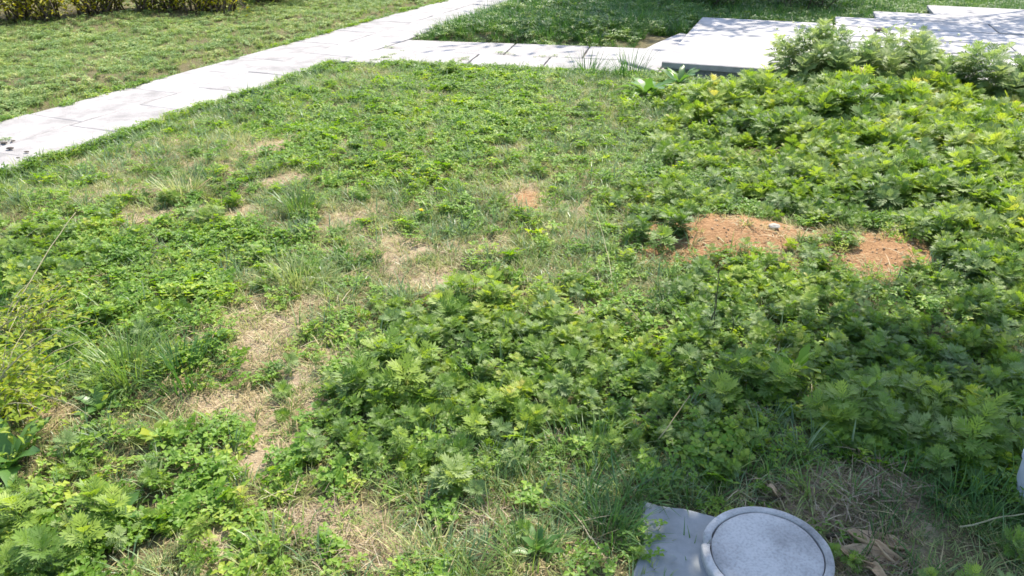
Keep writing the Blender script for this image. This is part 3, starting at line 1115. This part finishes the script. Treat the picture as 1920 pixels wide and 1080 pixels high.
gs_poly = [G(1180, 1100, .03), G(1338, 1100, .03), G(1375, 975, .03), G(1300, 958, .03), G(1262, 952, .03), G(1208, 940, .03), G(1203, 968, .03), G(1190, 985, .03), G(1207, 1012, .03), G(1199, 1040, .03)]
gs = bpy.data.objects.new('grey_slab', slab_mesh('grey_slab', [(p.x, p.y) for p in gs_poly], .034, .06, M['coverslab'], .006, .005, 77))
COL.objects.link(gs)
tag(gs, 'flat blue-grey slab half sunk in grass left of the round cover', 'slab')

pp = G(1925, 948)
post = MB()
ring_mesh(post, [(.044, -.05), (.045, .045), (.047, .05), (.047, .062), (.042, .068), (.042, .155), (.046, .160), (.046, .176), (.040, .181), (.0001, .181)], 28)
po = post.build('standpipe', M['pipe'], None, (pp.x, pp.y, 0), (R(3), R(-4), 0), smooth=False)
tag(po, 'short grey capped pipe standing in the shade at the right edge', 'pipe')

# ------------------------------------------------------------------ dead leaves, stones, sticks
def dead_leaf(name, px, py, L, W, rz, label, seed, curl=1.2, lift=.02):
    rr = random.Random(seed)
    mb = MB()
    nu, nv = 9, 6
    v = []
    for i in range(nu + 1):
        s_ = i / nu
        hw = W / 2 * math.sin(math.pi * (.04 + .94 * s_)) ** .7
        for j in range(nv + 1):
            q_ = j / nv * 2 - 1
            a = q_ * curl
            y_ = hw * math.sin(a) / max(curl, .1) * 1.1
            z_ = hw * (1 - math.cos(a)) / max(curl, .1) * 1.2 + .012 * math.sin(s_ * 5 + seed) + lift * s_ + rr.uniform(-.0025, .0025)
            v.append((L * (s_ - .5), y_ + .006 * math.sin(s_ * 7 + seed), z_ + .003))
    f = [(i * (nv + 1) + j, i * (nv + 1) + j + 1, (i + 1) * (nv + 1) + j + 1, (i + 1) * (nv + 1) + j) for i in range(nu) for j in range(nv)]
    mb.add(v, f)
    mb.tube([(-L * .5, 0, .005), (-L * .68, .004, .003)], .0016, .001, 4)
    p = GP(px, py)
    o = mb.build(name, M['deadleaf'], None, (p.x, p.y, p.z + .006), (rr.uniform(-.2, .2), rr.uniform(-.15, .15), rz), smooth=True)
    sm = o.modifiers.new('thick', 'SOLIDIFY'); sm.thickness = .0008
    return tag(o, label, 'dead leaf')


dead_leaf('dead_leaf', 1618, 1060, .125, .075, R(155), 'pale tan curled dead leaf lying closest to the round cover', 1, 1.1)
dead_leaf('dead_leaf', 1640, 1034, .14, .075, R(160), 'large folded brown dead leaf above the pale tan one', 2, 1.3, .02)
dead_leaf('dead_leaf', 1672, 1068, .125, .045, R(140), 'narrow dark rolled dead leaf right of the other two', 3, 2.0)
dead_leaf('dead_leaf', 1452, 934, .05, .028, R(170), 'small beige dead leaf lying behind the round cover', 4, .9)
dead_leaf('dead_leaf', 1640, 1092, .09, .04, R(120), 'rolled brown dead leaf at the bottom edge below the others', 6, 1.7)


def stick(name, pts, r0, r1, mat, label, cat='stick', group=None, n=5):
    mb = MB()
    o0 = Vector(pts[0])
    pv = []
    for i in range(len(pts) - 1):
        a = Vector(pts[i]); b_ = Vector(pts[i + 1])
        for j in range(3):
            pv.append(a.lerp(b_, j / 3) - o0 + Vector([random.uniform(-1, 1) * r0 * .7 for _ in range(3)]))
    pv.append(Vector(pts[-1]) - o0)
    mb.tube(pv, r0, r1, n)
    o = mb.build(name, mat, None, o0, smooth=True)
    return tag(o, label, cat, group)


def gz_(px, py, dz):
    p = GP(px, py); p.z += dz; return p


stick('dark_stick', [gz_(1398, 944, .012), gz_(1470, 941, .014)], .006, .005, M['darktwig'], 'short black stick lying just behind the round cover')
stick('dark_stick', [gz_(1552, 1016, .016), gz_(1610, 1010, .02)], .007, .005, M['darktwig'], 'thick dark stick pushed against the right side of the round cover')


def stalk(px0, py0, px1, py1, h, r, mat, label, cat='dry stalk', name='dry_stalk', group=None, mid=.02):
    """stalk rooted at pixel 0 whose tip, h above ground, is seen at pixel 1"""
    a = GP(px0, py0); b_ = G(px1, py1, h + a.z)
    m1 = a.lerp(b_, .35) + Vector((mid, 0, mid)); m2 = a.lerp(b_, .7) + Vector((mid * .6, 0, mid * 1.2))
    return stick(name, [a, m1, m2, b_], r, r * .4, mat, label, cat, group, 4)


stalk(1320, 645, 1348, 492, .26, .0028, M['darktwig'], 'tallest of the three dark upright stalks below the red soil')
stalk(1340, 650, 1342, 545, .18, .0024, M['darktwig'], 'middle one of the three dark upright stalks below the red soil', mid=-.005)
stalk(1362, 650, 1366, 585, .12, .002, M['darktwig'], 'shortest of the three dark upright stalks, on the right')
stalk(1150, 585, 1118, 400, .12, .0022, M['twig'], 'long pale straw stalk leaning away in the open middle of the slope', mid=.015)
stalk(1232, 648, 1165, 560, .10, .002, M['twig'], 'thin brown stalk sloping across the mugwort below the pale straw stalk', mid=.0)
stalk(720, 1035, 722, 960, .06, .0022, M['straw'], 'single upright pale straw in the brown patch at the bottom', mid=.002)
stick('dry_twig', [gz_(948, 546, .012), gz_(990, 545, .018), gz_(1030, 543, .012)], .0024, .0018, M['darktwig'], 'thin dark twig lying flat across the middle of the slope', 'twig')
stick('dry_twig', [gz_(345, 392, .01), gz_(362, 378, .03), gz_(402, 356, .05)], .005, .002, M['straw'], 'forked pale stick lying in the grass tuft near the path', 'twig')
stick('dry_twig', [gz_(358, 352, .04), gz_(364, 372, .03), gz_(382, 388, .01)], .004, .002, M['straw'], 'shorter pale stick crossing the forked one near the path', 'twig')
stick('dry_twig', [gz_(255, 428, .01), gz_(275, 418, .02)], .006, .004, M['straw'], 'stubby pale stick on the ground left of the forked sticks', 'twig')
stick('dry_twig', [gz_(392, 662, .02), gz_(412, 646, .05)], .003, .002, M['straw'], 'short pale broken twig beside the sandy bare patch', 'twig')
stick('dry_twig', [gz_(1790, 1022, .03), gz_(1850, 1012, .05), gz_(1905, 1006, .06)], .0025, .0015, M['twig'], 'long thin twig reaching through the dark shade at the right', 'twig')
stick('dry_twig', [gz_(1232, 852, .05), gz_(1258, 838, .10), gz_(1285, 815, .13)], .0016, .001, M['straw'], 'pale grass stem leaning right above the grey slab', 'twig')


def stone(px, py, s, label, mat='rock', sq=.6, z=None, name='stone', cat='stone', seed=0):
    mb = clod(400 + seed + int(px), s)
    o = mb.build(name, M[mat], None)
    bv = o.modifiers.new('round', 'BEVEL'); bv.width = s * .25; bv.segments = 2
    p = GP(px, py) if z is None else G(px, py, z)
    o.location = (p.x, p.y, p.z + s * .35)
    o.scale = (1.2, .9, sq)
    return tag(o, label, cat)


stone(103, 203, .026, 'small white stone on the lawn edge above the footpath')
stone(1447, 448, .028, 'pale stone lying in the red bare soil')
stone(1210, 1012, .018, 'small pale stone at the left edge of the grey slab')
stone(1650, 60, .055, 'dark lump of leaves lying on the white steps', 'darkrock', .4, .16, 'leaf_lump', 'leaf litter')
for i, (px, py, s_) in enumerate(((8, 270, .022), (20, 280, .024), (50, 286, .015), (34, 297, .013), (24, 266, .017))):
    stone(px, py, s_, ('topmost', 'largest', 'rightmost', 'lowest', 'small upper')[i] + ' of the dark crumbs at the left end of the footpath', 'darkrock', .35, .003, 'soil_clod', 'soil clod', i)
stone(832, 70, .045, 'brown clod at the tip of the grass wedge on the path', 'darkrock', .45, .0, 'soil_clod', 'soil clod')

# ------------------------------------------------------------------ single grass tufts
def big_tuft(px, py, L, n_, spread, label, mat='grass', W=None, lean=(50, 92), arch=(.3, 1.5), seed=0):
    p = GP(px, py); spread *= 1.35; lean = (30, 92)
    W = .0035 + .0007 * p.y
    mb = tuft(500 + seed, n_, L, W, spread, lean, arch)
    o = mb.build('grass_tuft', M[mat], None, p, (0, 0, random.uniform(0, 6)))
    return tag(o, label, 'grass tuft', 'grass tufts on the slope')


TF = [(562, 402, .17, 150, .06, 'dark green grass tuft standing on its own left of the middle', 'grass'),
      (345, 372, .15, 130, .07, 'blue-green grass tuft with pale sticks in it, nearest the footpath', 'greygrass'),
      (560, 540, .15, 170, .07, 'silvery grass tuft spreading above the sandy patch', 'greygrass'),
      (240, 715, .21, 190, .06, 'tall bright grass tuft at the left of the two by the bare track', 'grass'),
      (345, 712, .17, 150, .07, 'tall dark grass tuft at the edge of the bare track', 'darkgrass'),
      (1105, 138, .30, 110, .10, 'wiry dark grass tuft at the end of the side path', 'darkgrass'),
      (1180, 146, .32, 110, .10, 'spiky dark grass tuft just left of the raised slab', 'darkgrass'),
      (990, 1070, .12, 70, .05, 'green grass tuft at the bottom edge left of the grey slab', 'grass'),
      (1130, 1020, .13, 90, .06, 'dark grass tuft leaning on the left of the grey slab', 'darkgrass'),
      (1110, 870, .13, 90, .08, 'mixed grass tuft above the grey slab in half shade', 'grass'),
      (500, 1075, .10, 80, .06, 'blue-green grass tuft at the bottom left of the straw patch', 'greygrass'),
      (800, 1060, .09, 80, .06, 'blue-green grass tuft at the bottom right of the straw patch', 'greygrass'),
      (1245, 590, .11, 60, .04, 'dark grass tuft rising out of the mugwort below the thin stalk', 'darkgrass'),
      (1290, 1060, .08, 16, .03, 'few dark blades growing over the middle of the grey slab', 'darkgrass'),
      (1520, 930, .10, 50, .03, 'yellowish grass tuft on the mulch behind the round cover', 'lawn'),
      (830, 400, .09, 60, .04, 'dull grass tuft behind the yellow flower', 'greygrass')]
for i, a in enumerate(TF):
    big_tuft(*a, seed=i)

# ------------------------------------------------------------------ broad-leaved plants, each leaf a part
def broad_plant(name, px, py, n_, L, W, label, cat, up=(20, 65), mat='dock', seed=0, wave=.25, arch=.9, dz=0):
    rr = random.Random(700 + seed)
    p = GP(px, py); p.z += dz
    root = empty(name, p, 0)
    az = rr.uniform(0, 6.28)
    for i in range(n_):
        mb = MB()
        az += 2.4
        f_ = i / max(1, n_ - 1)
        l_ = L * rr.uniform(.75, 1.15)
        oval_leaf(mb, l_, W * rr.uniform(.8, 1.2), R(up[0] + (up[1] - up[0]) * f_), arch * rr.uniform(.6, 1.3), az, .0, rr.random(), (0, 0), rr.uniform(-.25, .25), seg=7, wave=wave)
        o = mb.build('leaf', M[mat], root, smooth=True)
    tag(root, label, cat)
    return root


broad_plant('dock_plant', 1212, 182, 13, .27, .06, 'broad-leaved dock with shiny leaves in front of the raised slab', 'dock plant', (12, 60), seed=1)
broad_plant('dock_plant', 1272, 163, 11, .22, .05, 'smaller broad-leaved dock under the front edge of the raised slab', 'dock plant', (25, 70), seed=2)
broad_plant('dock_plant', 30, 880, 8, .16, .05, 'upright broad-leaved plant at the left edge near the bottom', 'dock plant', (35, 80), seed=3)
broad_plant('dock_plant', 190, 770, 9, .09, .032, 'broad-leaved plant below the tall bright grass tuft', 'dock plant', (25, 75), seed=4)
broad_plant('dock_plant', 1010, 1052, 9, .075, .018, 'narrow-leaved plantain at the bottom edge in front of the text area', 'plantain', (40, 82), seed=5)
broad_plant('dock_plant', 215, 985, 7, .11, .045, 'small broad-leaved plant among the clover at the lower left', 'dock plant', (25, 70), seed=6)
broad_plant('dock_plant', 1485, 730, 5, .12, .03, 'upright bright green leaf shoot among the mugwort above the shade', 'seedling', (55, 85), 'clover', seed=7, dz=.05)
broad_plant('dock_plant', 300, 830, 5, .08, .04, 'pale young broad-leaved plant left of the bare track', 'seedling', (40, 80), 'lime', seed=8)
for o in scene.objects:
    if o.get('label', '').startswith('narrow-leaved plantain'):
        o['label'] = 'narrow-leaved plantain at the bottom edge left of the grey slab'
        o.name = 'plantain_plant'

# dandelion
p = GP(790, 418)
dn = tag(empty('dandelion', p), 'tiny yellow dandelion flower in the dull grass', 'dandelion')
mb = MB(); mb.tube([(0, 0, 0), (.004, 0, .03), (.003, .002, .055)], .0016, .0013, 5); mb.build('stem', M['stem'], dn)
mb = MB()
for i in range(34):
    blade(mb, .017 * random.uniform(.7, 1), .0045, R(random.uniform(5, 60)), .4, i * 2.4, (.003, .002, .055), random.random(), 2)
mb.build('flower_head', M['petal'], dn)
for i in range(6):
    mb = MB(); oval_leaf(mb, .07, .018, R(15), .6, i * 1.05, .0, random.random(), seg=5, wave=.5)
    mb.build('leaf', M['dock'], dn)

# ------------------------------------------------------------------ single mugwort clumps
def mug_clump(px, py, n_, spread, H, label, LL=.10, seed=0, mat='mugwort', n_glare=0, nl=15):
    rr = random.Random(900 + seed)
    p = GP(px, py)
    root = empty('mugwort_clump', p)
    if n_ > 28: mat = 'mugwort_pale'; nl = 24
    for k_ in range(n_):
        a = rr.uniform(0, 6.28); d = spread * math.sqrt(rr.random())
        hh = H * rr.uniform(.65, 1.1) * (1 - .35 * (d / spread) ** 2)
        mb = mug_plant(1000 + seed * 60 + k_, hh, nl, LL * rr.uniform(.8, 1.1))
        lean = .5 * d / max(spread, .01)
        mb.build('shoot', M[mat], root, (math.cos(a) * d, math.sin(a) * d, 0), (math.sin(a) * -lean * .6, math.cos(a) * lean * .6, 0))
    if n_glare:  # cream blobs added to imitate overexposed leaves at the clump's top
        mb = MB()
        for k_ in range(n_glare):
            a = rr.uniform(0, 6.28); d = spread * 1.25 * math.sqrt(rr.random())
            c_ = clod(77 + k_, .011 * rr.uniform(.6, 1.3))
            zc = H * rr.uniform(.75, 1.1)
            mb.add([(v_[0] + math.cos(a) * d, v_[1] + math.sin(a) * d, v_[2] * .7 + zc) for v_ in c_.v], c_.f, rr.random())
        mb.build('glare_blobs', M['cream'], root)['kind'] = 'stuff'
    tag(root, label, 'mugwort', 'mugwort clumps standing above the ground cover')


MC = [(1340, 215, 12, .17, .20, 'bushy bright mugwort clump in front of the raised slab', .10),
      (1425, 200, 10, .16, .22, 'darker mugwort clump right of the one in front of the raised slab', .10),
      (1530, 172, 46, .34, .46, 'tallest mugwort clump, with cream buds, overlapping the raised slab', .11),
      (1685, 168, 44, .34, .46, 'tall budding mugwort clump in front of the steps', .11),
      (1600, 250, 12, .20, .30, 'lime-topped mugwort clump below the tallest one', .12),
      (1850, 196, 30, .34, .36, 'wide mugwort clump below the right end of the steps', .11),
      (1440, 270, 10, .16, .20, 'low mugwort clump beside the brownish dry patch', .09),
      (1740, 290, 10, .18, .24, 'mugwort clump above the grey dry patch at the right', .10),
      (1880, 330, 10, .18, .24, 'bright mugwort clump at the right edge above the dark gap', .10),
      (840, 140, 7, .12, .10, 'small bright mugwort clump against the side path', .06),
      (1265, 385, 8, .12, .13, 'mugwort clump left above the red soil', .07),
      (1250, 465, 7, .10, .12, 'small dark mugwort clump at the left end of the red soil', .06),
      (1600, 800, 9, .12, .14, 'mugwort clump with long fingered leaves just above the shade', .06),
      (1800, 850, 9, .13, .15, 'mugwort clump half in shade near the grey pipe', .062),
      (1410, 760, 8, .10, .12, 'mugwort clump right of the centre with pale tops', .065),
      (110, 1040, 8, .12, .13, 'feathery mugwort clump in the bottom left corner', .056),
      (870, 590, 7, .10, .12, 'lone bright mugwort clump at the top of the middle patch', .065),
      (730, 720, 8, .12, .12, 'mugwort clump at the left of the middle patch', .07)]
for i, a in enumerate(MC):
    mug_clump(*a, seed=i, n_glare=(90 if i == 2 else 50 if i == 3 else 0))


# ------------------------------------------------------------------ shrubs
def shrub(name, base, n_st, H, spread, leaf_mat_, bark, label, cat, leafL=.03, lv=40, seed=0, low=.15, droop=.5, stem_r=.005, az0=0, azr=6.28):
    rr = random.Random(1500 + seed)
    root = empty(name, base)
    wood = MB(); fol = MB()
    for k_ in range(n_st):
        az = az0 + rr.uniform(-azr / 2, azr / 2)
        L = H * rr.uniform(.6, 1.15)
        pts = []; p = Vector((rr.uniform(-1, 1) * spread, rr.uniform(-1, 1) * spread, -.01)); el = R(rr.uniform(45, 85))
        for j in range(8):
            pts.append(p.copy())
            p = p + Vector((math.cos(az) * math.cos(el), math.sin(az) * math.cos(el), math.sin(el))) * L / 7
            el -= droop * rr.uniform(.1, .35); az += rr.uniform(-.15, .15)
            p.z = max(p.z, .01)
        wood.tube(pts, stem_r, stem_r * .3, 5)
        for q_ in range(lv):
            f_ = low + (1 - low) * rr.random()
            j = min(6, int(f_ * 7)); pp_ = pts[j].lerp(pts[j + 1], f_ * 7 - j if f_ < 1 else 1)
            off = Vector((rr.gauss(0, 1), rr.gauss(0, 1), rr.gauss(0, .7))) * leafL * 1.5
            oval_leaf(fol, leafL * rr.uniform(.6, 1.3), leafL * .42, rr.uniform(-.4, 1.0), .6, rr.uniform(0, 6.28), pp_.z + off.z, rr.random(), (pp_.x + off.x, pp_.y + off.y), rr.uniform(-.6, .6), seg=2)
    wood.build('branches', bark, root, smooth=True)
    fol.build('foliage', leaf_mat_, root)
    return tag(root, label, cat)


# hedge at the top left: a row of yellow-leaved bushes
for i, (px, py, H) in enumerate(((-60, 45, 1.3), (70, 42, 1.2), (190, 32, 1.2), (300, 28, 1.1), (400, 30, 1.1), (500, 8, 1.2))):
    p = G(px, py - 6); p.z = zat(p.x, p.y)
    shrub('hedge_bush', p, 44, H, .26, M['hedge'], M['bark'],
          ('yellow-leaved bush cut by the left edge, first of the hedge', 'yellow-leaved bush second from the left in the hedge', 'bright yellow bush third from the left in the hedge',
           'yellow bush fourth from the left in the hedge, dark underneath', 'sparse yellow-green bush with bare stems fifth in the hedge', 'last bush of the hedge, partly beyond the top edge')[i], 'bush', .055, 80, seed=i, low=.10, droop=.85, stem_r=.012)

b1 = GP(-10, 800)
shrub('yellow_shrub', b1, 20, .42, .07, M['lime'], M['twig'], 'yellow-green leafy shrub at the left edge below the bare branches', 'shrub', .032, 42, seed=20, low=.1, droop=.9, stem_r=.003, az0=R(60), azr=3.6)
b2 = GP(60, 640)
shrub('yellow_shrub', b2, 14, .30, .09, M['lime'], M['twig'], 'thin olive shrub behind the yellow-green one at the left edge', 'shrub', .026, 32, seed=21, low=.1, droop=.9, stem_r=.0025, az0=R(60), azr=5)
for i, (x0, y0, x1, y1, h, lb) in enumerate(((-40, 690, 142, 398, .28, 'longest bare branch arching up over the left weeds'), (-40, 655, 105, 560, .20, 'bare branch running low across the olive shrub'),
                                             (-20, 760, 150, 640, .15, 'lowest bare branch through the yellow-green shrub'), (40, 800, 130, 700, .12, 'short bare twig below the lowest bare branch'), (-10, 500, 95, 418, .14, 'thin bare branch left of the longest one'))):
    stalk(x0, y0, x1, y1, h, .0032 if i < 3 else .0022, M['twig'], lb, 'branch', 'bare_branch', mid=.02)

for i, (px, py, H, lb) in enumerate(((1340, 26, .8, 'dark leafy shrub rising behind the flagstone'), (1500, 30, .9, 'dark leafy shrub behind the back edge of the raised slab'), (1230, 8, .8, 'dark shrub in the middle of the grass wedge at the top edge'), (1630, 2, 1.0, 'dark shrub at the back left corner of the white steps'))):
    p = G(px, py - 12); p.z = zat(p.x, p.y)
    shrub('dark_shrub', p, 34, H, .25, M['crown'], M['bark'], lb, 'shrub', .06, 60, seed=40 + i, low=.05, droop=.8, stem_r=.008)

# ------------------------------------------------------------------ trees beside and beyond the frame, whose crowns shade the ground
def tree(base, trunk_h, crown_c, crown_r, n_leaf, leaf, label, seed=0, tr=.09, squash=.7):
    rr = random.Random(2000 + seed)
    root = empty('tree', base)
    B = Vector(base); C_ = Vector(crown_c) - B
    wood = MB()
    fork = Vector((C_.x * .25, C_.y * .25, trunk_h))
    wood.tube([(0, 0, -.2), (C_.x * .06, C_.y * .05, trunk_h * .35), tuple(fork * 1.0)], tr, tr * .7, 10)
    ends = []
    for k_ in range(9):
        d = Vector((rr.gauss(0, 1), rr.gauss(0, 1), rr.gauss(0, .6))).normalized() * crown_r * rr.uniform(.5, .9)
        e = C_ + Vector((d.x, d.y, d.z * squash))
        mid = fork.lerp(e, .5) + Vector((rr.uniform(-.1, .1), rr.uniform(-.1, .1), .12))
        wood.tube([fork - Vector((0, 0, .05)), mid, e], tr * .42, tr * .08, 6)
        ends.append(e)
        for j in range(3):
            e2 = e + Vector((rr.gauss(0, 1), rr.gauss(0, 1), rr.gauss(0, .6))) * crown_r * .3
            wood.tube([mid.lerp(e, .5), e2], tr * .12, tr * .03, 4)
            ends.append(e2)
    wood.build('trunk', M['bark'], root, smooth=True)
    fol = MB()
    for k_ in range(n_leaf):
        c0 = ends[rr.randrange(len(ends))]
        q_ = c0 + Vector((rr.gauss(0, 1), rr.gauss(0, 1), rr.gauss(0, .7))) * crown_r * .25
        oval_leaf(fol, leaf * rr.uniform(.7, 1.3), leaf * .5, rr.uniform(-.6, .8), .5, rr.uniform(0, 6.28), q_.z, rr.random(), (q_.x, q_.y), rr.uniform(-.7, .7), seg=2)
    fol.build('crown', M['crown'], root)
    return tag(root, label, 'tree')


def up_sun(gx, gy, h):
    return (gx + SV.x / SV.z * h, gy + SV.y / SV.z * h, h)


tree((3.3, 2.7, 0), 2.3, up_sun(1.42, 1.08, 3.0), .92, 26000, .10, 'tree just outside the right edge whose crown shades the round cover', 1, .08)
tree((6.2, 15.2, 0), 2.8, up_sun(2.3, 11.0, 4.6), 1.9, 4600, .15, 'tree beyond the top edge that shades the long grass wedge', 2, .13)
tree((8.6, 12.5, 0), 2.6, up_sun(5.0, 8.6, 4.2), .9, 900, .12, 'thin tree beyond the steps that throws dappled shade on them', 3, .07)
